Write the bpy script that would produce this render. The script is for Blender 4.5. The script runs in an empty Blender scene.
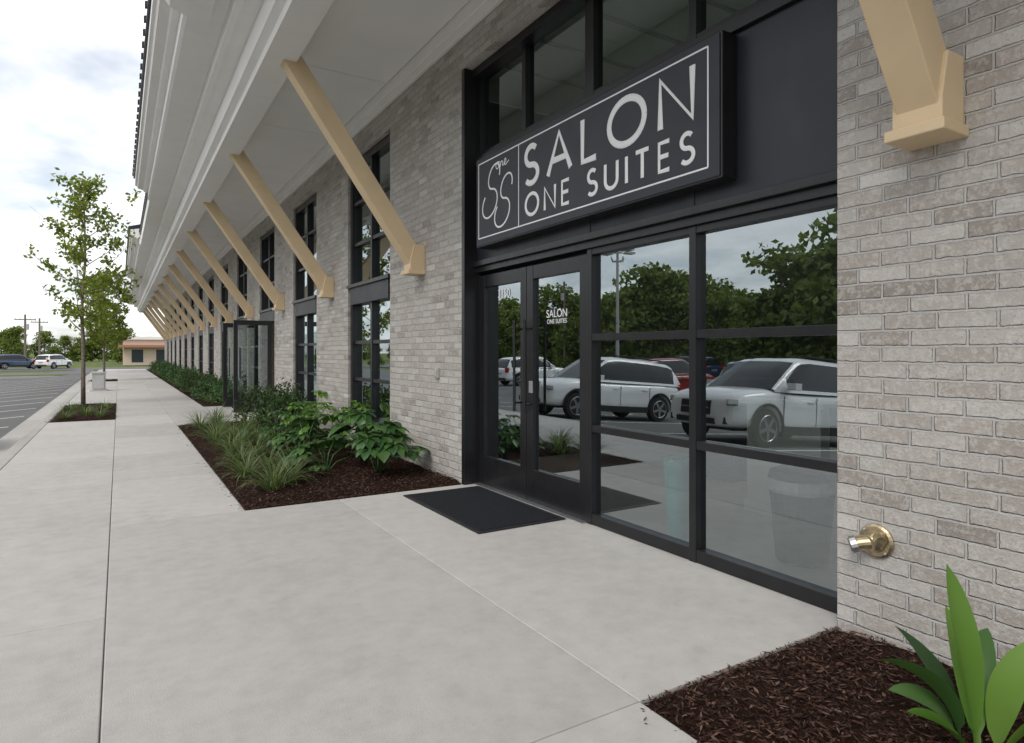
import bpy, bmesh, math, random
import numpy as np
from mathutils import Vector, Matrix
random.seed(7); rng=np.random.default_rng(7)
scene=bpy.context.scene
R=math.radians
# ------------------------------------------------------------------ materials
def newmat(name):
    m=bpy.data.materials.new(name); m.use_nodes=True
    nt=m.node_tree
    for n in list(nt.nodes): nt.nodes.remove(n)
    out=nt.nodes.new('ShaderNodeOutputMaterial')
    return m,nt,out
def N(nt,t,**kw):
    n=nt.nodes.new(t)
    for k,v in kw.items(): setattr(n,k,v)
    return n
def L(nt,a,b): nt.links.new(a,b)
def M(nt,op,a,b=None,c=None):
    n=nt.nodes.new('ShaderNodeMath'); n.operation=op
    for i,v in enumerate((a,b,c)):
        if v is None: continue
        if isinstance(v,(int,float)): n.inputs[i].default_value=v
        else: nt.links.new(v,n.inputs[i])
    return n.outputs[0]
def ramp(nt,fac,stops,interp='LINEAR'):
    r=nt.nodes.new('ShaderNodeValToRGB'); cr=r.color_ramp; cr.interpolation=interp
    while len(cr.elements)<len(stops): cr.elements.new(0.5)
    for e,(p,c) in zip(cr.elements,stops):
        e.position=p; e.color=(c[0],c[1],c[2],1)
    nt.links.new(fac,r.inputs[0]); return r.outputs[0]
def noise(nt,vec,scale,detail=4,rough=0.55):
    n=nt.nodes.new('ShaderNodeTexNoise'); n.inputs['Scale'].default_value=scale
    n.inputs['Detail'].default_value=detail; n.inputs['Roughness'].default_value=rough
    if vec is not None: nt.links.new(vec,n.inputs['Vector'])
    return n.outputs['Fac']
def mixc(nt,fac,a,b,mode='MIX'):
    n=nt.nodes.new('ShaderNodeMix'); n.data_type='RGBA'; n.blend_type=mode
    for s,v in ((0,fac),(6,a),(7,b)):
        if isinstance(v,(int,float)): n.inputs[s].default_value=v
        elif isinstance(v,tuple): n.inputs[s].default_value=(v[0],v[1],v[2],1)
        else: nt.links.new(v,n.inputs[s])
    return n.outputs[2]
def bump(nt,h,strength=0.3,dist=0.01):
    b=nt.nodes.new('ShaderNodeBump'); b.inputs['Strength'].default_value=strength
    b.inputs['Distance'].default_value=dist; nt.links.new(h,b.inputs['Height']); return b.outputs[0]
def principled(nt,out,col=None,rough=0.5,metal=0.0,normal=None,coat=0.0,spec=None):
    p=nt.nodes.new('ShaderNodeBsdfPrincipled')
    if col is not None:
        if isinstance(col,tuple): p.inputs['Base Color'].default_value=(col[0],col[1],col[2],1)
        else: nt.links.new(col,p.inputs['Base Color'])
    if isinstance(rough,(int,float)): p.inputs['Roughness'].default_value=rough
    else: nt.links.new(rough,p.inputs['Roughness'])
    p.inputs['Metallic'].default_value=metal
    p.inputs['Coat Weight'].default_value=coat
    if spec is not None: p.inputs['Specular IOR Level'].default_value=spec
    if normal is not None: nt.links.new(normal,p.inputs['Normal'])
    nt.links.new(p.outputs[0],out.inputs[0]); return p
def objco(nt):
    g=nt.nodes.new('ShaderNodeNewGeometry'); return g.outputs['Position'],g.outputs['Random Per Island']
def simple(name,col,rough=0.5,metal=0.0,var=0.08,scale=6,coat=0,bmp=0.0,bscale=60,spec=None):
    m,nt,out=newmat(name); P,_=objco(nt)
    f=noise(nt,P,scale,3)
    lo=tuple(c*(1-var) for c in col); hi=tuple(min(1,c*(1+var)) for c in col)
    c=ramp(nt,f,[(0.3,lo),(0.7,hi)])
    nrm=None
    if bmp>0: nrm=bump(nt,noise(nt,P,bscale,3),bmp,0.004)
    rr=M(nt,'MULTIPLY_ADD',noise(nt,P,scale*2.3,2),0.16,rough-0.08)
    principled(nt,out,c,rr,metal,nrm,coat,spec)
    return m
def brick_mat():
    m,nt,out=newmat('painted_brick'); P,_=objco(nt)
    s=N(nt,'ShaderNodeSeparateXYZ'); L(nt,P,s.inputs[0])
    W,H=0.235,0.0765
    wob=M(nt,'MULTIPLY_ADD',noise(nt,P,9,2),0.012,-0.006)
    wob2=M(nt,'MULTIPLY_ADD',noise(nt,P,30,3,0.7),0.014,-0.007)
    z=M(nt,'ADD',M(nt,'ADD',s.outputs[2],wob),5.0)
    v=M(nt,'DIVIDE',z,H); row=M(nt,'FLOOR',v); fv=M(nt,'FRACT',v)
    par=M(nt,'MODULO',row,2.0)
    xy=M(nt,'ADD',M(nt,'ADD',s.outputs[0],s.outputs[1]),20.0)
    wnr=N(nt,'ShaderNodeTexWhiteNoise',noise_dimensions='1D'); L(nt,row,wnr.inputs['W'])
    jit=M(nt,'MULTIPLY',wnr.outputs[0],0.12)
    u=M(nt,'ADD',M(nt,'ADD',M(nt,'DIVIDE',xy,W),M(nt,'MULTIPLY',par,0.5)),jit)
    col=M(nt,'FLOOR',u); fu=M(nt,'FRACT',u)
    du=M(nt,'MULTIPLY',M(nt,'MINIMUM',fu,M(nt,'SUBTRACT',1.0,fu)),W)
    dv=M(nt,'MULTIPLY',M(nt,'MINIMUM',fv,M(nt,'SUBTRACT',1.0,fv)),H)
    d=M(nt,'ADD',M(nt,'MINIMUM',du,dv),wob2)
    mr=N(nt,'ShaderNodeMapRange',interpolation_type='SMOOTHSTEP'); L(nt,d,mr.inputs[0])
    mr.inputs[1].default_value=0.0035; mr.inputs[2].default_value=0.0085
    mask=mr.outputs[0]
    cv=N(nt,'ShaderNodeCombineXYZ'); L(nt,row,cv.inputs[0]); L(nt,col,cv.inputs[1])
    wn=N(nt,'ShaderNodeTexWhiteNoise',noise_dimensions='3D'); L(nt,cv.outputs[0],wn.inputs[0])
    base=ramp(nt,wn.outputs[0],[(0.0,(0.32,0.285,0.25)),(0.14,(0.41,0.37,0.33)),(0.4,(0.475,0.445,0.405)),(0.68,(0.53,0.505,0.47)),(0.86,(0.43,0.385,0.34)),(1.0,(0.63,0.61,0.575))])
    n1=noise(nt,P,34,4,0.75)
    base=mixc(nt,M(nt,'MULTIPLY',ramp(nt,n1,[(0.47,(0,0,0)),(0.60,(1,1,1))]),0.45),base,(0.68,0.665,0.635))
    n2=noise(nt,P,70,3,0.6)
    base=mixc(nt,M(nt,'MULTIPLY',ramp(nt,n2,[(0.59,(0,0,0)),(0.69,(1,1,1))]),0.45),base,(0.25,0.215,0.185))
    mort=ramp(nt,noise(nt,P,30,3),[(0.3,(0.48,0.465,0.44)),(0.7,(0.64,0.625,0.60))])
    colr=mixc(nt,mask,mort,base)
    big=ramp(nt,noise(nt,P,0.9,3),[(0.3,(0.9,0.9,0.91)),(0.7,(1,1,1))])
    colr=mixc(nt,1.0,colr,big,'MULTIPLY')
    hgt=M(nt,'ADD',M(nt,'ADD',mask,M(nt,'MULTIPLY',n1,0.7)),M(nt,'MULTIPLY',wn.outputs[0],0.4))
    principled(nt,out,colr,0.9,0,bump(nt,hgt,1.0,0.012),spec=0.2)
    return m
def concrete_mat(name,base,joint=False):
    m,nt,out=newmat(name); P,rnd=objco(nt)
    a=noise(nt,P,0.9,5,0.6); b=noise(nt,P,7,4,0.65); c=noise(nt,P,160,2,0.5); s=noise(nt,P,18,4,0.75)
    t=M(nt,'ADD',M(nt,'MULTIPLY',a,0.45),M(nt,'MULTIPLY',b,0.55))
    k=lambda f:tuple(x*f for x in base)
    col=ramp(nt,t,[(0.32,k(0.82)),(0.5,k(0.97)),(0.68,k(1.09))])
    col=mixc(nt,M(nt,'MULTIPLY',c,0.34),col,k(0.60))
    col=mixc(nt,M(nt,'MULTIPLY',ramp(nt,s,[(0.58,(0,0,0)),(0.75,(1,1,1))]),0.28),col,k(0.55))
    sp_=noise(nt,P,3.1,2,0.5)
    col=mixc(nt,M(nt,'MULTIPLY',ramp(nt,sp_,[(0.68,(0,0,0)),(0.74,(1,1,1))]),0.16),col,k(0.5))
    tone=M(nt,'MULTIPLY_ADD',rnd,0.13,0.90)
    cc=N(nt,'ShaderNodeCombineColor'); 
    for i in range(3): L(nt,tone,cc.inputs[i])
    col=mixc(nt,1.0,col,cc.outputs[0],'MULTIPLY')
    mp=N(nt,'ShaderNodeMapping'); mp.inputs['Scale'].default_value=(3,170,3); L(nt,P,mp.inputs[0])
    br=noise(nt,mp.outputs[0],1.0,2,0.6)
    h=M(nt,'ADD',M(nt,'MULTIPLY',br,0.8),c)
    principled(nt,out,col,0.88,0,bump(nt,h,0.45,0.003),spec=0.3)
    return m
def asphalt_mat():
    m,nt,out=newmat('asphalt_mat'); P,_=objco(nt)
    a=noise(nt,P,0.35,4,0.6); c=noise(nt,P,120,2)
    col=ramp(nt,a,[(0.3,(0.12,0.12,0.12)),(0.7,(0.18,0.178,0.172))])
    col=mixc(nt,M(nt,'MULTIPLY',c,0.4),col,(0.07,0.07,0.07))
    principled(nt,out,col,0.9,0,bump(nt,c,0.5,0.006),spec=0.3); return m
def mulch_mat(name,chips=False):
    m,nt,out=newmat(name); P,rnd=objco(nt)
    if chips:
        col=ramp(nt,rnd,[(0,(0.018,0.009,0.007)),(0.4,(0.045,0.021,0.015)),(0.75,(0.08,0.04,0.028)),(1,(0.17,0.105,0.08))])
        principled(nt,out,col,0.85,spec=0.25)
    else:
        v=N(nt,'ShaderNodeTexVoronoi'); v.inputs['Scale'].default_value=55; L(nt,P,v.inputs['Vector'])
        n1=noise(nt,P,30,5,0.8)
        col=ramp(nt,n1,[(0.3,(0.012,0.007,0.005)),(0.55,(0.04,0.019,0.013)),(0.75,(0.07,0.035,0.025))])
        principled(nt,out,col,0.95,0,bump(nt,M(nt,'ADD',n1,v.outputs['Distance']),1.0,0.03),spec=0.1)
    return m
def leaf_mat(name,stops,trans=0.35,rough=0.5,spec=0.4):
    m,nt,out=newmat(name); P,rnd=objco(nt)
    f=M(nt,'ADD',M(nt,'MULTIPLY',rnd,0.7),M(nt,'MULTIPLY',noise(nt,P,1.7,2),0.4))
    col=ramp(nt,f,stops)
    p=N(nt,'ShaderNodeBsdfPrincipled'); L(nt,col,p.inputs['Base Color']); p.inputs['Roughness'].default_value=rough
    p.inputs['Specular IOR Level'].default_value=spec
    t=N(nt,'ShaderNodeBsdfTranslucent'); L(nt,mixc(nt,1.0,col,(1.3,1.4,0.6),'MULTIPLY'),t.inputs[0])
    mx=N(nt,'ShaderNodeMixShader'); mx.inputs[0].default_value=trans
    L(nt,p.outputs[0],mx.inputs[1]); L(nt,t.outputs[0],mx.inputs[2]); L(nt,mx.outputs[0],out.inputs[0])
    return m
def glass_mat(name,tint,base,k,ior=1.6):
    m,nt,out=newmat(name)
    P,_=objco(nt)
    fr=N(nt,'ShaderNodeFresnel'); fr.inputs[0].default_value=ior
    fac=M(nt,'MINIMUM',M(nt,'MULTIPLY_ADD',fr.outputs[0],k,base),0.95)
    tr=N(nt,'ShaderNodeBsdfTransparent'); tr.inputs[0].default_value=(*tint,1)
    gl=N(nt,'ShaderNodeBsdfGlossy'); gl.inputs['Roughness'].default_value=0.0; gl.inputs[0].default_value=(0.86,0.96,1.0,1)
    L(nt,bump(nt,noise(nt,P,0.8,1),0.05,0.02),gl.inputs['Normal'])
    mx=N(nt,'ShaderNodeMixShader'); L(nt,fac,mx.inputs[0]); L(nt,tr.outputs[0],mx.inputs[1]); L(nt,gl.outputs[0],mx.inputs[2])
    L(nt,mx.outputs[0],out.inputs[0]); return m
MB=brick_mat()
MCONC=concrete_mat('sidewalk_concrete',(0.555,0.535,0.51))
MCURB=concrete_mat('curb_concrete',(0.50,0.48,0.45))
MGROOVE=simple('joint_dirt',(0.20,0.185,0.165),0.95)
MASPH=asphalt_mat()
MWHITE=simple('white_trim_paint',(0.83,0.815,0.79),0.55,var=0.03,scale=2,bmp=0.05,bscale=20)
MSOFF=simple('soffit_paint',(0.84,0.83,0.81),0.65,var=0.03,scale=1.5)
MTAN=simple('tan_wood_paint',(0.70,0.54,0.34),0.55,var=0.06,scale=3,bmp=0.12,bscale=35)
MBLK=simple('black_aluminium',(0.012,0.012,0.014),0.35,var=0.2)
MNAVY=simple('dark_panel',(0.018,0.019,0.027),0.42,var=0.12,scale=2)
MSIGN=simple('sign_face_paint',(0.026,0.027,0.038),0.5,var=0.06,scale=3)
MLET=simple('white_vinyl',(0.88,0.88,0.88),0.4,var=0.01)
MGL=glass_mat('storefront_glass',(0.80,0.86,0.83),0.27,1.5)
MGLU=glass_mat('tinted_glass',(0.56,0.78,0.60),0.12,1.4)
MROOF=simple('dark_metal_roof',(0.03,0.032,0.035),0.4,0.6)
MMAT=simple('rubber_mat_fabric',(0.022,0.024,0.028),0.95,var=0.35,scale=60,bmp=0.8,bscale=300,spec=0.1)
MMATR=simple('rubber_edge',(0.015,0.015,0.016),0.6)
MMUL=mulch_mat('mulch_base'); MCHIP=mulch_mat('mulch_chips_mat',True)
MBRASS=simple('aged_brass',(0.52,0.43,0.28),0.36,0.85,var=0.35,scale=30)
MSTEEL=simple('steel',(0.6,0.6,0.6),0.35,0.9,var=0.1)
MGRAYP=simple('gray_plastic',(0.42,0.42,0.41),0.5)
MGRASS=simple('grass_mat',(0.11,0.14,0.045),0.95,var=0.5,scale=1.2,bmp=0.8,bscale=30,spec=0.1)
MPAINT=simple('road_paint',(0.75,0.75,0.72),0.7,var=0.12,scale=10)
MBARK=simple('bark',(0.17,0.14,0.11),0.9,var=0.4,scale=12,bmp=0.8,bscale=40)
MWALLI=simple('interior_ceiling_paint',(0.82,0.81,0.78),0.7,var=0.02)
MWALLD=simple('darkened_lobby_paint',(0.045,0.048,0.05),0.7,var=0.05)  # lobby dimness put into the colour, so glass reflections stay clear
MFLI=simple('interior_floor',(0.55,0.49,0.42),0.4,var=0.12,scale=3)
MTEAL=simple('teal_ceramic',(0.10,0.58,0.62),0.3,var=0.1)
MBIN=simple('bin_plastic',(0.010,0.011,0.013),0.6,var=0.1,spec=.2)
MBAG=simple('bin_liner',(0.80,0.85,0.88),0.35,var=0.1,scale=20)
MLEAFT=leaf_mat('young_tree_leaf',[(0.1,(0.08,0.12,0.02)),(0.5,(0.17,0.22,0.04)),(0.9,(0.30,0.33,0.07))],0.5)
MLEAFD=leaf_mat('distant_leaf',[(0.1,(0.06,0.09,0.018)),(0.5,(0.14,0.19,0.038)),(0.95,(0.24,0.28,0.065))],0.3)
MLIR=leaf_mat('liriope_leaf',[(0.1,(0.06,0.10,0.035)),(0.5,(0.12,0.175,0.07)),(0.9,(0.24,0.28,0.13))],0.3)
MFAT=leaf_mat('fatsia_leaf',[(0.1,(0.02,0.06,0.016)),(0.5,(0.045,0.115,0.03)),(0.9,(0.09,0.18,0.05))],0.2,0.35,0.5)
MBRT=leaf_mat('bright_leaf',[(0.1,(0.06,0.14,0.02)),(0.5,(0.11,0.23,0.035)),(0.9,(0.20,0.34,0.07))],0.26,0.35,0.5)
MDRK=leaf_mat('dark_shrub_leaf',[(0.1,(0.015,0.035,0.012)),(0.5,(0.035,0.07,0.02)),(0.9,(0.07,0.12,0.035))],0.25)
# ------------------------------------------------------------------ mesh helpers
def empty(name,loc=(0,0,0)):
    e=bpy.data.objects.new(name,None); e.location=loc; e.empty_display_size=0.2
    scene.collection.objects.link(e); return e
def link(name,me,parent=None):
    o=bpy.data.objects.new(name,me); scene.collection.objects.link(o)
    if parent is not None: o.parent=parent
    return o
class MBd:
    def __init__(s): s.v=[]; s.f=[]; s.mi=[]; s.mats=[]
    def m(s,mat):
        if mat not in s.mats: s.mats.append(mat)
        return s.mats.index(mat)
    def poly(s,pts,mat):
        b=len(s.v); s.v+= [tuple(p) for p in pts]; s.f.append(tuple(range(b,b+len(pts)))); s.mi.append(s.m(mat))
    def pane(s,x,y0,y1,z0,z1,mat):   # outward normal faces -x
        s.poly([(x,y0,z0),(x,y0,z1),(x,y1,z1),(x,y1,z0)],mat)
    def box(s,x0,x1,y0,y1,z0,z1,mat,T=None):
        b=len(s.v)
        P=[(x0,y0,z0),(x1,y0,z0),(x1,y1,z0),(x0,y1,z0),(x0,y0,z1),(x1,y0,z1),(x1,y1,z1),(x0,y1,z1)]
        if T is not None: P=[tuple(T@Vector(p)) for p in P]
        s.v+=P
        for q in ((0,3,2,1),(4,5,6,7),(0,1,5,4),(1,2,6,5),(2,3,7,6),(3,0,4,7)):
            s.f.append(tuple(b+i for i in q)); s.mi.append(s.m(mat))
    def ext(s,prof,y0,y1,mat):
        n=len(prof); b=len(s.v)
        s.v+=[(p[0],y0,p[1]) for p in prof]+[(p[0],y1,p[1]) for p in prof]
        for i in range(n):
            j=(i+1)%n; s.f.append((b+i,b+j,b+n+j,b+n+i)); s.mi.append(s.m(mat))
        s.f.append(tuple(b+i for i in range(n))[::-1]); s.mi.append(s.m(mat))
        s.f.append(tuple(b+n+i for i in range(n))); s.mi.append(s.m(mat))
    def tube(s,pts,rad,mat,seg=8,cap=True):
        pts=[Vector(p) for p in pts]; n=len(pts)
        if not hasattr(rad,'__len__'): rad=[rad]*n
        b=len(s.v); up=Vector((0.13,0.27,1)).normalized()
        for i,p in enumerate(pts):
            d=(pts[min(i+1,n-1)]-pts[max(i-1,0)]).normalized()
            a=d.cross(up)
            if a.length<1e-3: a=d.cross(Vector((1,0,0)))
            a.normalize(); c=d.cross(a)
            for k in range(seg):
                t=2*math.pi*k/seg; s.v.append(tuple(p+(a*math.cos(t)+c*math.sin(t))*rad[i]))
        mi=s.m(mat)
        for i in range(n-1):
            for k in range(seg):
                k2=(k+1)%seg; s.f.append((b+i*seg+k,b+i*seg+k2,b+(i+1)*seg+k2,b+(i+1)*seg+k)); s.mi.append(mi)
        if cap:
            s.f.append(tuple(b+k for k in range(seg))[::-1]); s.mi.append(mi)
            s.f.append(tuple(b+(n-1)*seg+k for k in range(seg))); s.mi.append(mi)
    def build(s,name,parent=None,bevel=0,smooth=False,recalc=True):
        me=bpy.data.meshes.new(name); me.from_pydata(s.v,[],s.f)
        for mt in s.mats: me.materials.append(mt)
        me.polygons.foreach_set('material_index',s.mi)
        if recalc:
            bm=bmesh.new(); bm.from_mesh(me); bmesh.ops.recalc_face_normals(bm,faces=bm.faces); bm.to_mesh(me); bm.free()
        if smooth:
            me.polygons.foreach_set('use_smooth',[True]*len(me.polygons))
        me.update(); o=link(name,me,parent)
        if bevel>0:
            md=o.modifiers.new('bevel','BEVEL'); md.width=bevel; md.segments=2; md.limit_method='ANGLE'; md.angle_limit=R(40)
        return o
def quadcloud(name,C,U,V,mat,parent=None,bend=0.0):
    C=np.asarray(C);U=np.asarray(U);V=np.asarray(V);n=len(C)
    Nn=np.cross(U,V); Nn/= (np.linalg.norm(Nn,axis=1,keepdims=True)+1e-9)
    ul=np.linalg.norm(U,axis=1,keepdims=True)
    P=np.stack([C-U-Nn*ul*bend,C-V,C+U-Nn*ul*bend,C+V],1).reshape(-1,3)
    F=np.arange(n*4).reshape(n,4)
    me=bpy.data.meshes.new(name); me.from_pydata(P.tolist(),[],F.tolist()); me.materials.append(mat); me.update()
    return me
def randunit(n):
    v=rng.normal(size=(n,3)); return v/np.linalg.norm(v,axis=1,keepdims=True)
# ------------------------------------------------------------------ ground
def lot_z(x):
    if x>-1.8: return -0.14
    if x>-5.5: return -0.14-(-1.8-x)/3.7*0.28
    return -0.42
g=MBd(); g.poly([(-600,-400,-0.5),(600,-400,-0.5),(600,900,-0.5),(-600,900,-0.5)],MGRASS); g.build('ground')
g=MBd()
for a,b in ((-1.8,-5.5),(-5.5,-17)):
    g.poly([(a,-40,lot_z(a)),(a,70,lot_z(a)),(b,70,lot_z(b)),(b,-40,lot_z(b))],MASPH)
g.build('parking_lot_pavement')
g=MBd(); g.poly([(-21,-150,-0.44),(-21,79,-0.44),(-30,79,-0.44),(-30,-150,-0.44)],MASPH)
g.poly([(-90,80,-0.47),(-90,92,-0.47),(60,92,-0.47),(60,80,-0.47)],MASPH); g.build('road')
g=MBd()
for yy in range(-60,72,6): g.poly([(-25.42,yy,-0.436),(-25.3,yy,-0.436),(-25.3,yy+3,-0.436),(-25.42,yy+3,-0.436)],MPAINT)
for k in range(-6,16):
    y0=11.57+k*2.56
    xs=[-1.95,-3.2,-4.4,-5.5,-6.3]
    for a,b in zip(xs[:-1],xs[1:]):
        g.poly([(a,y0,lot_z(a)+.004),(a,y0+.10,lot_z(a)+.004),(b,y0+.10,lot_z(b)+.004),(b,y0,lot_z(b)+.004)],MPAINT)
g.build('painted_road_markings')
g=MBd(); g.box(-10.0,-2.6,55.0,58.0,-.5,-.27,MCURB); g.box(-9.85,-2.75,55.15,57.85,-.27,-.24,MGRASS); g.build('grass_island',None,bevel=.02)
c=MBd()
y=-12.0
while y<60:
    c.box(-1.36,-1.206,y+.004,y+2.996,-0.3,-0.002,MCURB); c.box(-1.8,-1.364,y+.004,y+2.996,-0.3,-0.134,MCURB); y+=3.0
c.build('curb',bevel=0.012)
s=MBd(); G=0.005
def slab(x0,x1,y0,y1): s.box(x0+G/2,x1-G/2,y0+G/2,y1-G/2,-0.12,0,MCONC)
rowsL=[-8,-6,-4,-2.1,-0.1,1.92,4.0,6.05,8.1,10.15,12.2,14.25]
for a,b in zip(rowsL[:-1],rowsL[1:]): slab(-1.2,-0.06,a,b)
slab(-1.2,-0.06,14.25,15.6)
yy=20.6
while yy<60:
    pit = abs(yy-36.9)<1.1
    if not pit: slab(-1.2,-0.06,yy,yy+2.05)
    yy+=2.05
for a,b in ((-8,-6),(-6,-4),(-4,-2.1),(-2.1,1.92),(1.92,6.05)): slab(-0.06,1.78,a,b)
for a,b in zip(rowsL[7:-1],rowsL[8:]): slab(-0.06,0.95,a,b)
yy=14.25
while yy<60: slab(-0.06,0.95,yy,yy+2.05); yy+=2.05
slab(1.78,3.42,1.92,6.05)
slab(0.95,3.1,13.8,16.0); slab(0.95,3.1,16.0,18.1)
yy=18.1
while yy<60: slab(0.95,1.85,yy,yy+2.05); yy+=2.05
s.build('sidewalk',bevel=0.005)
g=MBd(); g.poly([(-1.205,-9,-0.012),(3.4,-9,-0.012),(3.4,60,-0.012),(-1.205,60,-0.012)],MGROOVE); g.build('sidewalk_joint_bed')
def mound(name,x0,x1,y0,y1,n,density_near=True,h=0.03):
    nx=int((x1-x0)/0.07)+2; ny=int((y1-y0)/0.07)+2
    if ny>200: ny=200
    V=[];F=[]
    for i in range(nx):
        for j in range(ny):
            x=x0+(x1-x0)*i/(nx-1); yv=y0+(y1-y0)*j/(ny-1)
            e=min(x-x0,yv-y0,y1-yv); e=min(1,max(0,e/0.15))
            z=-0.010+e*h+0.012*e*(math.sin(x*9+yv*4)+math.sin(yv*11-x*5))*0.5+e*random.uniform(-.006,.006)
            V.append((x,yv,z))
    for i in range(nx-1):
        for j in range(ny-1):
            a=i*ny+j; F.append((a,a+ny,a+ny+1,a+1))
    emp=empty(name)
    me=bpy.data.meshes.new('soil'); me.from_pydata(V,[],F); me.materials.append(MMUL); me.update()
    me.polygons.foreach_set('use_smooth',[True]*len(me.polygons)); link('soil',me,emp)
    C=np.empty((n,3)); C[:,0]=rng.uniform(x0-.015,x1-.01,n)
    t=rng.random(n); 
    if density_near: t=t**1.6
    C[:,1]=y0+(y1-y0)*t
    e=np.clip(np.minimum.reduce([C[:,0]-x0,C[:,1]-y0,y1-C[:,1]])/0.15,0,1)
    C[:,2]=-0.002+e*h+rng.uniform(0,0.016,n)
    U=randunit(n); U[:,2]*=0.3; U*=rng.uniform(0.008,0.028,(n,1))
    V2=randunit(n); V2[:,2]*=0.5; V2*=rng.uniform(0.003,0.008,(n,1))
    k=120; C[:k,0]=x0-np.abs(rng.normal(0,.05,k))-.01; C[:k,2]=.004
    U[:k,2]*=.1
    link('mulch_chips',quadcloud('mulch_chips',C,U,V2,MCHIP),emp)
mound('mulch_bed',1.79,3.1,-2.0,1.91,26000,False)
mound('mulch_bed',0.96,3.1,6.06,13.79,26000)
mound('mulch_bed',1.86,3.1,18.12,59,5000)
mound('mulch_bed',-1.19,-0.07,15.61,20.59,3000)
mound('mulch_bed',-1.19,-0.07,36.0,38.5,500)
# ------------------------------------------------------------------ building
B=empty('commercial_building')
XW=3.1; XG=3.31; ZT=4.39; ZS=4.98
op=[(1.90,6.06,0.0,'entry')]
for k in range(13):
    y0=8.18+3.75*k
    if y0+1.85>57: break
    op.append((y0,y0+1.85,0.0 if k==2 else 0.34,'door' if k==2 else 'win'))
YEND=58.0
w=MBd(); prev=-9.0
for (a,b,zb,k) in op:
    w.box(XW,XW+.24,prev,a,-0.4,ZS,MB)
    w.box(XW,XW+.24,a,b,ZT,ZS,MB)
    if zb>0: w.box(XW,XW+.24,a,b,-0.4,zb,MB)
    prev=b
w.box(XW,XW+.24,prev,YEND,-0.4,ZS,MB)
w.box(XW+.24,9.0,YEND-.24,YEND,-0.4,ZS,MB)
w.build('brick_wall',B)
it=MBd()
it.box(3.345,8.9,-8.9,57.7,-0.3,-0.005,MFLI)
it.box(3.345,8.9,-8.9,1.32,4.60,4.68,MWALLI); it.box(3.345,8.9,7.22,57.7,4.60,4.68,MWALLI)
it.box(3.345,5.9,1.32,7.1,4.60,4.68,MWALLI)      # lobby ceiling stops short: invented roof opening, added to brighten the interior
it.box(5.9,6.0,1.32,7.1,4.60,7.2,MWALLI)
it.box(8.9,9.0,-8.9,1.2,0,5.15,MWALLI); it.box(8.9,9.0,1.2,7.22,0,7.2,MWALLD); it.box(8.9,9.0,7.22,57.7,0,5.15,MWALLI)
for yv in (1.2,7.1): it.box(3.345,8.9,yv,yv+.12,0,4.59,MWALLD)
for yv in (10.95,14.8,18.5,22.2,26,29.8,33.5,37.3,41,44.8,48.5,52.3,56):
    it.box(3.345,8.9,yv,yv+.12,0,4.6,MWALLI)
it.box(4.75,4.87,3.05,3.75,0,.95,MWALLI); it.box(4.735,4.885,3.03,3.77,0,0.10,MWHITE); it.box(4.70,4.92,3.0,3.8,.95,.99,MWHITE)
it.box(5.6,6.4,4.6,6.6,0,1.05,MWALLD); it.box(5.5,6.5,4.5,6.7,1.05,1.1,MBIN)
for k in range(7):
    it.box(3.5,5.85,1.9+k*.7,1.94+k*.7,4.575,4.598,MGRAYP)
it.build('interior_rooms',B)
f=MBd(); gl=MBd(); glu=MBd()
fx0,fx1=3.26,3.36
def vbar(y,z0,z1,wd=.06,x0=fx0,x1=fx1,m=MBLK): f.box(x0,x1,y-wd/2,y+wd/2,z0,z1,m)
def hbar(z,y0,y1,ht=.06,x0=fx0+.004,x1=fx1-.004,m=MBLK): f.box(x0,x1,y0,y1,z-ht/2,z+ht/2,m)
for yv in (1.935,3.01,4.11): vbar(yv,0.0,2.24)
f.box(3.095,3.355,6.0,6.064,0,ZT-.003,MBLK)
f.box(3.20,3.355,1.896,1.905,0,ZT-.003,MBLK)
for a,b in ((1.965,2.98),(3.04,4.08)):
    hbar(0.045,a,b,0.085); hbar(0.78,a,b,.055); hbar(1.52,a,b,.055); hbar(2.215,a,b,.05)
    gl.pane(XG,a-.02,b+.02,0.03,2.23,MGL)
f.box(3.235,3.37,1.905,6.0,2.24,2.30,MBLK)
f.box(3.195,3.37,1.905,6.0,2.30,2.355,MBLK)
f.box(3.25,3.37,1.905,6.0,2.355,3.37,MNAVY)
f.box(3.215,3.37,1.905,6.0,3.37,3.45,MBLK)
for yv in (3.01,4.11): f.box(3.244,3.26,yv-.03,yv+.03,2.355,3.37,MNAVY)
for yv in (1.935,3.01,4.11,5.10,5.97): vbar(yv,3.45,ZT-.003,.065 if yv!=4.11 else .11)
hbar(3.48,1.905,6.0,.058); f.box(3.19,3.355,1.905,6.0,ZT-.09,ZT-.004,MBLK)
glu.pane(XG,1.905,6.0,3.5,ZT-.05,MGLU)
f.box(fx0+.01,fx1,5.995,6.0,0,2.24,MBLK)
def door(y0,y1,X0=3.27,X1=3.335):
    f.box(X0,X1,y0,y0+.105,0.012,2.205,MBLK); f.box(X0,X1,y1-.105,y1,0.012,2.205,MBLK)
    f.box(X0+.003,X1-.003,y0+.105,y1-.105,0.012,0.31,MBLK); f.box(X0+.003,X1-.003,y0+.105,y1-.105,2.08,2.205,MBLK)
    gl.pane(3.305,y0+.1,y1-.1,.3,2.09,MGL)
door(4.145,5.062); door(5.07,5.985)
f.box(3.2,3.37,4.14,6.0,-0.01,0.010,MSTEEL)
for yv in (4.98,5.155):
    f.tube([(3.19,yv,.84),(3.19,yv,1.70)],.014,MBLK,10)
    for zz in (.92,1.62): f.tube([(3.19,yv,zz),(3.275,yv,zz)],.011,MBLK,8)
f.box(3.255,3.27,4.955,5.005,1.02,1.13,MSTEEL)
f.build('storefront_frame',B,bevel=0.003)
f=MBd()
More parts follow.
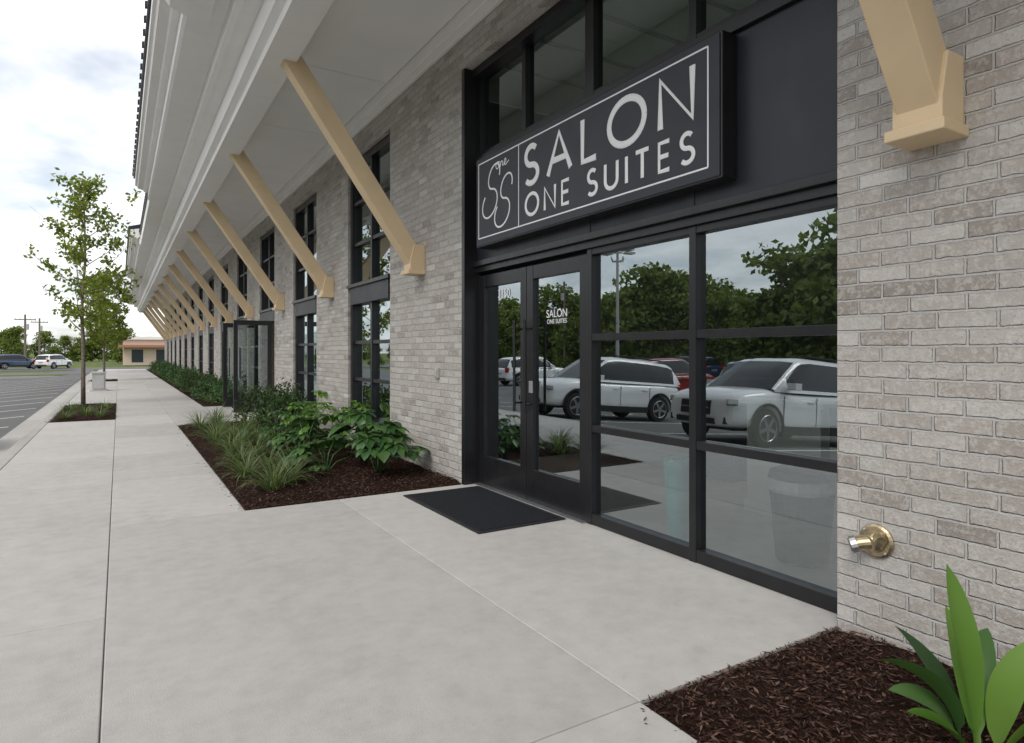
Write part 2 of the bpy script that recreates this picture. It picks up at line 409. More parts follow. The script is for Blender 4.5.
for (a,b,zb,k) in op[1:]:
    a2,b2=a+.003,b-.003
    X0,X1=3.14,3.30
    f.box(X0,X1,a2,a2+.09,zb,ZT-.003,MBLK); f.box(X0,X1,b2-.09,b2,zb,ZT-.003,MBLK)
    f.box(X0+.004,X1,a2+.09,b2-.09,ZT-.12,ZT-.004,MBLK)
    f.box(3.11,X1,a2+.09,b2-.09,2.14,2.42,MNAVY); f.box(3.07,X1,a2,b2,2.40,2.45,MBLK)
    mid=(a+b)/2
    f.box(X0+.02,X1-.01,mid-.035,mid+.035,2.45,ZT-.12,MBLK)
    for zz in (3.08,3.72): 
        f.box(X0+.03,X1-.02,a2+.09,mid-.035,zz-.025,zz+.025,MBLK); f.box(X0+.03,X1-.02,mid+.035,b2-.09,zz-.025,zz+.025,MBLK)
    glu.pane(3.22,a+.05,b-.05,2.44,ZT-.08,MGLU)
    if k=='win':
        f.box(X0+.02,X1-.01,mid-.035,mid+.035,zb+.08,2.14,MBLK)
        f.box(X0-.03,X1,a2+.09,b2-.09,zb,zb+.08,MBLK)
        for zz in (.98,1.55):
            f.box(X0+.03,X1-.02,a2+.09,mid-.035,zz-.025,zz+.025,MBLK); f.box(X0+.03,X1-.02,mid+.035,b2-.09,zz-.025,zz+.025,MBLK)
        gl.pane(3.22,a+.05,b-.05,zb+.05,2.16,MGL)
a,b=op[3][0],op[3][1]
for yv in (a+.03,b-.08):
    for (p,q) in ((2.22,2.31),(2.95,3.05)): f.box(p,q,yv,yv+.045,.02,2.13,MBLK)
    f.box(2.31,2.95,yv+.002,yv+.043,.02,.27,MBLK); f.box(2.31,2.95,yv+.002,yv+.043,2.02,2.13,MBLK)
    gl.poly([(2.30,yv+.02,.25),(2.96,yv+.02,.25),(2.96,yv+.02,2.04),(2.30,yv+.02,2.04)],MGL)
    f.tube([(2.36,yv-.06,.8),(2.36,yv-.06,1.5)],.012,MBLK,6)
f.build('window_frames',B)
gl.build('storefront_glass',B,recalc=False); glu.build('upper_glass',B,recalc=False)
co=MBd()
full=[(1.30,4.50),(1.62,4.50),(1.62,4.972),(3.1,4.972),(3.1,5.06),(3.34,5.06),(3.34,6.3),(.36,5.60),(.33,5.60),(.33,5.44),(.37,5.42),(.39,5.37),(.50,5.34),(.52,5.30),(.60,5.30),(.60,5.13),(.64,5.10),(1.0,5.10),(1.0,4.93),(1.06,4.90),(1.22,4.90),(1.22,4.62),(1.30,4.60)]
rec=[(1.30,4.50),(1.62,4.50),(1.62,4.972),(3.1,4.972),(3.1,5.06),(3.34,5.06),(3.34,6.2),(.68,5.45),(.64,5.45),(.64,5.13),(.70,5.10),(1.0,5.10),(1.0,4.93),(1.06,4.90),(1.22,4.90),(1.22,4.62),(1.30,4.60)]
co.ext(full,-9,18.0,MWHITE); co.ext(rec,18.0,25.5,MWHITE); co.ext(full,25.5,40,MWHITE); co.ext(rec,40,47,MWHITE); co.ext(full,47,58.2,MWHITE)
co.ext([(.40,5.368),(.40,5.20),(.46,5.12),(.62,5.06),(.86,5.06),(.86,5.097),(.645,5.097),(.597,5.128),(.597,5.297),(.52,5.297),(.50,5.337)],-9,7.8,MWHITE)
o=co.build('cornice',B,bevel=0.004)
tr=MBd()
tr.box(3.03,3.098,-9,YEND,4.82,4.969,MWHITE); 
tr.box(3.055,3.098,-9,YEND,4.72,4.82,MWHITE)
tr.build('frieze_board',B,bevel=.006)
so=MBd(); yv=-9
while yv<57.5:
    so.box(1.64,3.02,yv+.006,yv+2.434,4.955,4.970,MSOFF); yv+=2.44
so.build('soffit_panels',B,bevel=.003)
rf=MBd()
def roofseg(x0,z0,y0,y1):
    X=5.88; dz=(X-x0)*.3
    rf.ext([(x0-.035,z0+.0),(x0-.035,z0+.05),(X,z0+dz+.06),(X,z0+dz),(x0+.05,z0+.012)],y0,y1,MROOF)
    yy=y0+.05
    while yy<y1:
        rf.ext([(x0-.06,z0+.03),(x0-.06,z0+.11),(X,z0+dz+.12),(X,z0+dz+.04)],yy,yy+.04,MROOF); yy+=.40
roofseg(.33,5.60,-9,18.0); roofseg(.64,5.45,18.0,25.5); roofseg(.33,5.60,25.5,40); roofseg(.64,5.45,40,47); roofseg(.33,5.6,47,58.2)
rf.box(6.0,9.0,-9,1.3,5.2,5.3,MROOF); rf.box(6.0,8.9,7.24,58.2,5.2,5.3,MROOF)
rf.build('metal_roof',B)
br=MBd()
def brace(y):
    A=Vector((2.99,2.50)); Bp=Vector((1.52,4.62)); d=(Bp-A).normalized(); n=Vector((d.y,-d.x)); h=.10
    P=[A-d*.10-n*h,A-d*.0+n*h,Bp+n*h,Bp-n*h]
    br.ext([(p.x,p.y) for p in P],y-.085,y+.085,MTAN)
    br.ext([(3.098,2.37),(2.91,2.37),(2.91,2.47),(2.96,2.67),(3.098,2.67)],y-.102,y+.102,MTAN)
    br.box(2.88,3.098,y-.122,y+.122,2.32,2.37,MTAN)
for yv in [1.43,7.12]+[7.12+3.78*k for k in range(1,14)]:
    if yv<57: brace(yv)
br.build('diagonal_braces',B,bevel=0.006)
o=MBd(); o.box(3.07,3.10,6.62,6.70,1.10,1.22,MGRAYP); o.box(3.058,3.07,6.63,6.69,1.115,1.20,MGRAYP); o.build('electrical_outlet_box',None,bevel=.005)
h=MBd(); yh=1.70; zh=.495
h.tube([(3.098,yh,zh),(3.088,yh,zh),(3.080,yh,zh)],[.082,.082,.070],MBRASS,28)
h.tube([(3.085,yh,zh),(3.060,yh+.005,zh-.002),(3.045,yh+.01,zh-.006)],[.052,.050,.038],MBRASS,20)
h.tube([(3.07,yh+.01,zh-.003),(3.045,yh+.045,zh-.012),(3.028,yh+.068,zh-.022)],[.036,.036,.036],MBRASS,18)
h.tube([(3.034,yh+.060,zh-.018),(3.018,yh+.082,zh-.027)],[.045,.045],MSTEEL,18)
h.tube([(3.022,yh+.078,zh-.025),(3.015,yh+.087,zh-.029)],[.033,.031],MGROOVE,16)
h.tube([(3.07,yh-.01,zh+.02),(3.045,yh-.045,zh+.012)],[.030,.028],MBRASS,14)
for k in range(4):
    a=k*math.pi/2+.78; h.tube([(3.082,yh+.068*math.cos(a),zh+.068*math.sin(a)),(3.072,yh+.068*math.cos(a),zh+.068*math.sin(a))],.007,MSTEEL,6)
h.build('fire_department_connection',None,bevel=.002)
# ------------------------------------------------------------------ sign
S=empty('business_sign')
sb=MBd(); sb.box(3.118,3.245,2.64,5.77,2.46,3.36,MBLK); sb.build('sign_cabinet',S,bevel=.008)
sb=MBd(); sb.box(3.110,3.119,2.655,5.755,2.475,3.345,MSIGN); sb.build('sign_face',S,bevel=.002)
def arc(cx,cy,r,a0,a1,n=14,ry=None):
    ry=ry or r
    return [(cx+r*math.cos(R(a0+(a1-a0)*i/n)),cy+ry*math.sin(R(a0+(a1-a0)*i/n))) for i in range(n+1)]
LT={'S':(.54,[arc(.27,.745,.235,38,270,16,.25)+arc(.27,.25,.26,90,-142,16,.245)[1:]]),
 'A':(.84,[[(0,0),(.42,1),(.84,0)],[(.15,.34),(.69,.34)]]),
 'L':(.44,[[(0,1),(0,0),(.44,0)]]),
 'O':(.98,[arc(.49,.5,.49,0,360,32)]),
 'N':(.74,[[(0,0),(0,1),(.74,0),(.74,1)]]),
 'E':(.46,[[(.46,1),(0,1),(0,0),(.46,0)],[(0,.51),(.42,.51)]]),
 'U':(.66,[[(0,1)]+arc(.33,.33,.33,180,360,14)+[(.66,1)]]),
 'I':(0.0,[[(0,0),(0,1)]]),'T':(.62,[[(0,1),(.62,1)],[(.31,1),(.31,0)]]),' ':(.22,[])}
def strokes(name,polys,rad,parent,x=3.110):
    cu=bpy.data.curves.new(name,'CURVE'); cu.dimensions='3D'; cu.bevel_depth=rad; cu.bevel_resolution=3; cu.use_fill_caps=True
    for P in polys:
        sp=cu.splines.new('POLY'); sp.points.add(len(P)-1)
        for q,(a,b) in zip(sp.points,P): q.co=(0,a,b,1)
    cu.materials.append(MLET)
    o=bpy.data.objects.new(name,cu); scene.collection.objects.link(o); o.parent=parent
    o.location=(x,0,0); o.scale=(0.22,1,1); return o
def layout(txt,y0,y1,z0,h,rad,name,sx=1.0):
    nat=sum(LT[ch][0] for ch in txt)*h*sx; gap=((y0-y1)-nat)/(len(txt)-1); polys=[]; a=y0
    for ch in txt:
        wd,ps=LT[ch]
        for P in ps: polys.append([(a-p[0]*h*sx,z0+p[1]*h) for p in P])
        a-=wd*h*sx+gap
    strokes(name,polys,rad,S)
layout('SALON',4.84,2.87,2.895,.33,.027,'letters_salon',1.16)
layout('ONE SUITES',4.83,2.86,2.615,.19,.0165,'letters_one_suites',1.08)
strokes('border',[[(5.71,2.545),(2.745,2.545)],[(2.745,2.545),(2.745,3.295)],[(2.745,3.295),(5.71,3.295)],[(5.71,3.295),(5.71,2.545)],[(4.95,2.545),(4.95,3.295)]],.0062,S)
def smooth(P,n=8):
    out=[]
    for i in range(len(P)-1):
        p0=P[max(i-1,0)];p1=P[i];p2=P[i+1];p3=P[min(i+2,len(P)-1)]
        for k in range(n):
            t=k/n
            out.append(tuple(0.5*((2*p1[j])+(-p0[j]+p2[j])*t+(2*p0[j]-5*p1[j]+4*p2[j]-p3[j])*t*t+(-p0[j]+3*p1[j]-3*p2[j]+p3[j])*t**3) for j in (0,1)))
    out.append(P[-1]); return out
def scriptS(ox,oy,h_):
    top=arc(.27,.76,.20,-5,270,22,.22); bot=arc(.25,.28,.27,90,-215,26,.26)[1:]
    return [(ox+(p[0]+.30*(p[1]-.3))*h_,oy+p[1]*h_) for p in top+bot]
ring=lambda cx,cy,r:[(cx+r*math.cos(R(a)),cy+r*1.15*math.sin(R(a))) for a in range(60,421,20)]
P2=lambda P:[(5.70-p[0],2.545+p[1]) for p in P]
s1=scriptS(.09,.17,.52); s2=scriptS(.33,.045,.50)
one=[ring(.365,.655,.028)+smooth([(.382,.685),(.415,.677)],4),smooth([(.415,.677),(.418,.630),(.44,.677),(.462,.667),(.466,.633),(.49,.64)],5),smooth([(.49,.64),(.528,.665),(.51,.687),(.493,.655),(.515,.627),(.58,.655)],5)]
strokes('script_logo',[P2(s1),P2(s2)],.0095,S); strokes('script_one',[P2(q) for q in one],.0055,S)
D=empty('door_lettering')
def txt(body,y,z,size,name,x=3.300):
    cu=bpy.data.curves.new(name,'FONT'); cu.body=body; cu.size=size; cu.align_x='CENTER'; cu.extrude=.0005; cu.materials.append(MLET)
    o=bpy.data.objects.new(name,cu); scene.collection.objects.link(o); o.location=(x,y,z); o.rotation_euler=(R(90),0,R(-90)); o.parent=D
txt('SALON',4.62,1.71,.10,'decal_salon'); txt('ONE SUITES',4.62,1.655,.056,'decal_one_suites')
txt('3150',5.53,1.95,.12,'suite_number')
m=MBd(); m.box(2.39,3.14,4.36,5.81,0.011,0.017,MMAT); m.box(2.35,3.18,4.32,5.85,0.001,0.012,MMATR); m.build('door_mat',None,bevel=.003)
b=empty('trash_can',(3.90,2.64,0)); q=MBd()
q.tube([(0,0,0),(0,0,.02),(0,0,.50)],[.155,.165,.205],MBIN,28)
q.tube([(0,0,.555),(0,0,.60),(0,0,.635)],[.215,.20,.12],MBIN,28); q.box(-.08,.08,-.215,-.19,.56,.62,MBIN)
q.build('bin_body',b,smooth=False,bevel=.006)
q=MBd(); q.tube([(0,0,.47),(0,0,.49),(0,0,.555)],[.205,.216,.212],MBAG,20); q.build('liner',b)
q=MBd(); P=[(0,0,0),(0,0,.03),(0,0,.3),(0,0,.6),(0,0,.62)]; q.tube(P,[.06,.068,.085,.105,.10],MTEAL,26); o=q.build('ceramic_floor_vase',None,smooth=False,bevel=.004); o.location=(3.50,3.37,0)
# ------------------------------------------------------------------ plants
def blade(b,base,az,length,width,elev,droop,mat,seg=6,fold=.25,prof=None,twist=0):
    p=Vector(base); ang=elev; st=length/seg
    d0=Vector((math.cos(az),math.sin(az),0)); side0=Vector((-math.sin(az),math.cos(az),0))
    rows=[]
    for i in range(seg+1):
        t=i/seg
        wd=width*(prof(t) if prof else max(.02,max(0.0,math.sin(math.pi*min(1,.12+t*.88)))**.8))
        dirv=d0*math.cos(ang)+Vector((0,0,1))*math.sin(ang); nrm=-d0*math.sin(ang)+Vector((0,0,1))*math.cos(ang)
        sd=(side0*math.cos(twist*t)+nrm*math.sin(twist*t))
        rows.append((p-sd*wd/2+nrm*wd*fold,p.copy(),p+sd*wd/2+nrm*wd*fold))
        p=p+dirv*st; ang-=droop/seg
    bi=len(b.v)
    for r in rows: b.v+=[tuple(v) for v in r]
    mi=b.m(mat)
    for i in range(seg):
        for k in (0,1):
            a=bi+i*3+k; b.f.append((a,a+1,a+4,a+3)); b.mi.append(mi)
def tuft(name,x,y,n=90,ln=.42,mat=MLIR):
    b=MBd()
    for i in range(n):
        az=random.uniform(0,2*math.pi); r=random.uniform(0,.07)
        blade(b,(x+r*math.cos(az),y+r*math.sin(az),0.0),az+random.uniform(-.5,.5),ln*random.uniform(.6,1.15),.012,random.uniform(.75,1.5),random.uniform(.8,2.0),mat,5,.15,prof=lambda t:1-.85*t*t)
    return b.build(name,None,smooth=True,recalc=False)
def fatsia(name,x,y,h=.75,n=26,mat=MFAT,spread=.42,ls=.2):
    b=MBd()
    for i in range(n):
        az=random.uniform(0,2*math.pi); rr=spread*math.sqrt(random.uniform(.03,1)); hh=h*(1-.6*(rr/spread)**2)*random.uniform(.6,1.05)
        tip=Vector((x+rr*math.cos(az),y+rr*math.sin(az),hh))
        b.tube([(x+.03*math.cos(az),y+.03*math.sin(az),0),(x+rr*.35*math.cos(az),y+rr*.35*math.sin(az),hh*.6),tip],[.008,.006,.004],mat,5)
        tilt=random.uniform(-.1,.75)
        L0=ls*random.uniform(.65,1.3)
        for k in range(7):
            a2=az+(k-3)*.66
            ll=L0*(1-.09*abs(k-3))
            blade(b,tuple(tip),a2,ll,ll*.36,.25-tilt*math.cos(a2-az),.95,mat,5,.14,prof=lambda t:(.30+1.1*max(0.0,math.sin(math.pi*min(1,t)))**.9) if t<.97 else .05)
    return b.build(name,None,smooth=True,recalc=False)
def shrub(name,x,y,r=.35,h=.6,n=900,mat=MDRK,ls=.035):
    d=randunit(n); d[:,2]=np.abs(d[:,2]); rad=rng.uniform(.45,1.0,(n,1))**.5*(1+.18*np.sin(d[:,:1]*7+d[:,1:2]*5))
    C=d*rad*np.array([r,r,h])+np.array([x,y,.04])
    U=(randunit(n)+d*.6)*ls; V=np.cross(U,randunit(n)); V=V/np.linalg.norm(V,axis=1,keepdims=True)*ls*.5
    emp=empty(name); link('leaves',quadcloud('leaves',C,U,V,mat,bend=.2),emp)
    st=MBd()
    for k in range(6):
        a=random.uniform(0,6.28); st.tube([(x,y,0),(x+r*.5*math.cos(a),y+r*.5*math.sin(a),h*.7)],[.01,.004],MBARK,5)
    st.build('stems',emp)
def lprof(t):
    if t<.15: return .16+.4*t
    return max(.015,max(0.0,math.sin(math.pi*min(1.0,(t-.15)/.85*.90+.10)))**.75)
def aspid(name,x,y,specs,mat):
    b=MBd()
    for (az,ln,wd,el,dr,tw) in specs:
        blade(b,(x+.03*math.cos(az),y+.03*math.sin(az),-.01),az,ln,wd,el,dr,mat,14,.20,twist=tw,prof=lprof)
    return b.build(name,None,smooth=True,recalc=False)
aspid('cast_iron_plant',2.53,1.02,[(2.3,.68,.10,1.50,.12,1.0),(-.6,.46,.11,1.42,.35,.9),(2.55,.30,.085,1.05,.9,-.2),(-1.3,.38,.10,1.2,.7,-.6),(.9,.50,.10,1.3,.4,.4)],MBRT)
aspid('cast_iron_plant',2.60,1.10,[(2.45,.42,.13,1.42,1.3,.7),(2.1,.28,.10,1.2,1.4,-.4),(1.4,.42,.11,1.3,.9,.3),(.2,.44,.11,1.25,.8,.4)],MFAT)
aspid('cast_iron_plant',2.86,.70,[(2.2,.42,.10,1.35,.6,.4),(-.5,.5,.10,1.35,.5,-.4),(1.2,.46,.10,1.35,.6,.2),(5.2,.5,.1,1.1,1.1,.4)],MBRT)
for (x,y) in [(1.30,6.62),(1.48,7.05),(1.25,7.55),(1.5,8.0),(1.28,8.5),(1.5,9.0),(1.27,9.5),(1.5,10.0),(1.25,10.5),(1.5,11.0),(1.3,11.5),(1.5,12.1),(1.3,12.7),(1.55,13.2),(1.78,7.8),(1.8,9.2),(1.8,10.4),(1.85,11.6)]:
    tuft('liriope_plant',x+random.uniform(-.07,.07),y+random.uniform(-.1,.1),n=random.randint(90,130),ln=random.uniform(.38,.54))
for (x,y,h,m_,n_,l_) in [(2.50,6.95,.62,MFAT,16,.23),(2.05,7.50,.46,MFAT,12,.19),(2.62,7.85,.76,MFAT,18,.22),(2.1,8.6,.60,MFAT,15,.20),(2.65,9.1,.92,MBRT,15,.18),(2.15,9.8,.66,MFAT,16,.18),(2.7,10.6,.85,MBRT,14,.17)]:
    fatsia('fatsia_plant',x,y,h,n_,m_,.44,l_)
for (x,y) in [(2.3,11.0),(2.6,11.9),(2.2,12.6),(2.7,13.3)]: shrub('shrub',x,y,.42,.75)
yy=18.6
while yy<54:
    shrub('shrub',random.uniform(2.2,2.7),yy,.42,random.uniform(.5,.75),600,MDRK if random.random()<.6 else MFAT,.045)
    if random.random()<.6: tuft('liriope_plant',2.1,yy+.5,60,.4)
    yy+=1.1
for (x,y) in [(-.95,16.1),(-.35,16.2),(-.65,17.3),(-.98,18.2),(-.3,18.4),(-.6,16.6)]: tuft('liriope_plant',x,y,70,.36)
# ------------------------------------------------------------------ trees
def tree(name,loc,H,spread,zlow,nleaf,lsize,mat,trunk_r=.05,limbs=22,seed=1,top=.96):
    rs=random.Random(seed); rg=np.random.default_rng(seed); b=MBd()
    pts=[];r=[]
    for i in range(9):
        t=i/8; pts.append((rs.uniform(-.04,.04)*H*.15*t*2,rs.uniform(-.04,.04)*H*.15*t*2,H*top*t)); r.append(trunk_r*(1-.88*t)+.004)
    b.tube(pts,r,MBARK,8)
    def at(z):
        t=min(.999,z/(H*top))*8; i=int(t); k=t-i; return Vector(pts[i]).lerp(Vector(pts[i+1]),k)
    C=[]
    for k in range(limbs):
        t=(k+.5)/limbs; z=zlow+(H*top-zlow)*t*.95; az=k*2.4+rs.uniform(-.5,.5)
        env=max(0.0,math.sin(math.pi*min(1,(.18+.80*t))))**.8
        ln=spread*env*rs.uniform(.55,1.2); rise=ln*rs.uniform(.55,1.1)
        p0=at(z); p1=p0+Vector((math.cos(az)*ln*.5,math.sin(az)*ln*.5,rise*.4)); p2=p0+Vector((math.cos(az)*ln,math.sin(az)*ln,rise))
        rr=trunk_r*.35*(1-.6*t)
        b.tube([p0,p1,p2],[rr,rr*.6,rr*.2],MBARK,5)
        for q in range(6):
            s_=rs.uniform(.25,1.05); base=p0.lerp(p1,min(1,s_*2)) if s_<.5 else p1.lerp(p2,(s_-.5)*2)
            tw=base+Vector((rs.uniform(-1,1),rs.uniform(-1,1),rs.uniform(-.3,.8)))*spread*.25
            b.tube([base,tw],[rr*.25,rr*.1],MBARK,4,cap=False); C.append((base,tw))
    n=nleaf; idx=rg.integers(0,len(C),n); t=rg.random((n,1))
    A=np.array([tuple(c[0]) for c in C])[idx]; Bq=np.array([tuple(c[1]) for c in C])[idx]
    Pn=A+(Bq-A)*t*1.1+rg.normal(size=(n,3))*spread*.055
    U=rg.normal(size=(n,3)); U/=np.linalg.norm(U,axis=1,keepdims=True); U*=lsize*rg.uniform(.6,1.1,(n,1))
    V=np.cross(U,rg.normal(size=(n,3))); V/=np.linalg.norm(V,axis=1,keepdims=True); V*=lsize*.5
    e=empty(name,loc)
    b.build('trunk_and_limbs',e,smooth=True); link('leaves',quadcloud('leaves',Pn,U,V,mat,bend=.15),e)
tree('young_street_tree',(-.80,20.2,0),6.2,1.3,1.7,2700,.075,MLEAFT,.055,28,seed=3)
tree('young_street_tree',(-.62,37.2,0),5.4,1.5,1.4,3000,.10,MLEAFT,.06,24,seed=8)
tree('young_street_tree',(-.9,54.5,-.1),5.4,1.6,1.6,2600,.13,MLEAFT,.06,20,seed=9)
def crown(seed,H=9,n=4600,ls=.25):
    rs=random.Random(seed); rg=np.random.default_rng(seed); b=MBd()
    b.tube([(0,0,0),(rs.uniform(-.2,.2),rs.uniform(-.2,.2),H*.45),(rs.uniform(-.4,.4),rs.uniform(-.4,.4),H*.85)],[.22,.15,.05],MBARK,7)
    cl=[]
    for k in range(30):
        t=rs.random(); z=H*(.12+.84*t); rad=H*.32*max(0.0,math.sin(math.pi*(.22+.70*t)))**.7; a=rs.uniform(0,6.28); q=rad*rs.uniform(.3,1.0)
        c_=Vector((q*math.cos(a),q*math.sin(a),z)); cl.append((c_,H*rs.uniform(.08,.14)))
        b.tube([(0,0,z*.6),tuple(c_)],[.06,.02],MBARK,4,cap=False)
    idx=rg.integers(0,len(cl),n); cc=np.array([tuple(c[0]) for c in cl])[idx]; rr=np.array([c[1] for c in cl])[idx][:,None]
    d=rg.normal(size=(n,3)); d/=np.linalg.norm(d,axis=1,keepdims=True)
    P=cc+d*rr*rg.uniform(.5,1.2,(n,1))*np.array([1.2,1.2,.8])
    U=rg.normal(size=(n,3)); U/=np.linalg.norm(U,axis=1,keepdims=True); U*=ls
    V=np.cross(U,rg.normal(size=(n,3))); V/=np.linalg.norm(V,axis=1,keepdims=True); V*=ls*.6
    tm=bpy.data.meshes.new('trunk'); tm.from_pydata(b.v,[],b.f); tm.materials.append(MBARK)
    return tm,quadcloud('crown',P,U,V,MLEAFD,bend=.2)
CR=[crown(s_) for s_ in (11,12,13)]
TL=empty('tree_line')
def put(x,y,h):
    tm,cm=random.choice(CR); sc_=h/9.0; rz=random.uniform(0,6.28)
    for me,nm in ((tm,'trunk'),(cm,'crown')):
        o=bpy.data.objects.new(nm,me); scene.collection.objects.link(o); o.parent=TL
        o.location=(x,y,-.5); o.scale=(sc_*random.uniform(1.0,1.3),sc_*random.uniform(1.0,1.3),sc_); o.rotation_euler=(0,0,rz)
yv=-25
while yv<78:
    hh=7.4+1.3*math.sin(yv*.35)+random.uniform(-1.5,1.2)
    if 12<yv<30: hh+=1.4
    put(-34+random.uniform(-1.5,1.5),yv,hh)
    put(-39+random.uniform(-2,2),yv+1.2,hh*random.uniform(.9,1.15))
    yv+=random.uniform(2.2,3.3)
xv=-75
while xv<45:
    put(xv,random.uniform(125,165),random.uniform(4,6.3)); xv+=random.uniform(1.6,2.8)
for (x,y,h) in [(-13,74,2.8),(-16,76,3.2),(-24,74,3.4),(-20,75,2.8)]: put(x,y,h)
# ------------------------------------------------------------------ utility poles, lamps
def upole(x,y,h):
    b=MBd(); b.tube([(0,0,0),(0,0,h)],[.16,.11],MBARK,8); b.box(-1.1,1.1,-.06,.06,h-.7,h-.58,MBARK)
    for k in (-1,-.5,.5,1): b.tube([(k,0,h-.58),(k,0,h-.42)],.05,MSTEEL,6)
    b.tube([(.22,0,h-1.9),(.22,0,h-1.2)],.17,MGRAYP,10)
    o=b.build('utility_pole'); o.location=(x,y,-.5)
upole(-10.0,100,6.6); upole(-10.6,124,7.2); upole(-31.5,52,9)
b=MBd(); b.tube([(0,0,0),(0,0,.7)],.22,MCURB,12); b.tube([(0,0,.7),(0,0,6.6)],[.085,.06],MGRAYP,10)
for a in range(4):
    c_,s_=math.cos(a*math.pi/2),math.sin(a*math.pi/2)
    b.tube([(0,0,6.5),(.55*c_,.55*s_,6.55)],.025,MGRAYP,6)
    Tm=Matrix.Translation((.75*c_,.75*s_,6.56))@Matrix.Rotation(a*math.pi/2,4,'Z'); b.box(-.24,.24,-.16,.16,-.05,.05,MGRAYP,Tm)
    b.tube([(0,0,6.1),(.35*c_,.35*s_,6.12),(.4*c_,.4*s_,6.3)],.03,MGRAYP,6)
o=b.build('parking_lot_lamp'); o.location=(-13.5,23.2,-.42)
b=MBd(); b.box(-.2,.2,-.2,.2,0,.62,MGRAYP); b.box(-.22,.22,-.22,.22,.62,.68,MGRAYP); b.box(-.17,.17,-.215,-.2,.08,.56,MSTEEL); b.box(-.28,.28,-.3,.3,-.05,.04,MCURB)
o=b.build('utility_cabinet',None,bevel=.01); o.location=(-.62,27.5,0)
FB=empty('distant_store_building',(5.5,104,-.45))
MCREAM=simple('tan_stucco',(0.60,0.48,0.38),0.8); MRED=simple('red_roof',(0.38,0.17,0.11),0.6); MDW=simple('dark_window',(0.03,0.04,0.05),0.15)
b=MBd(); b.box(-5,14,0,10,0,3.6,MCREAM); b.box(-5.3,14.3,-.3,10.3,3.6,4.0,MWHITE); b.ext([(-5.6,2.5),(-5.6,2.85),(14.6,2.85),(14.6,2.5)],-1.2,-.02,MRED)
for k in range(6): b.box(-4+k*3,-2.6+k*3,-.03,.0,.4,2.2,MDW)
b.build('walls_roof_windows',FB)
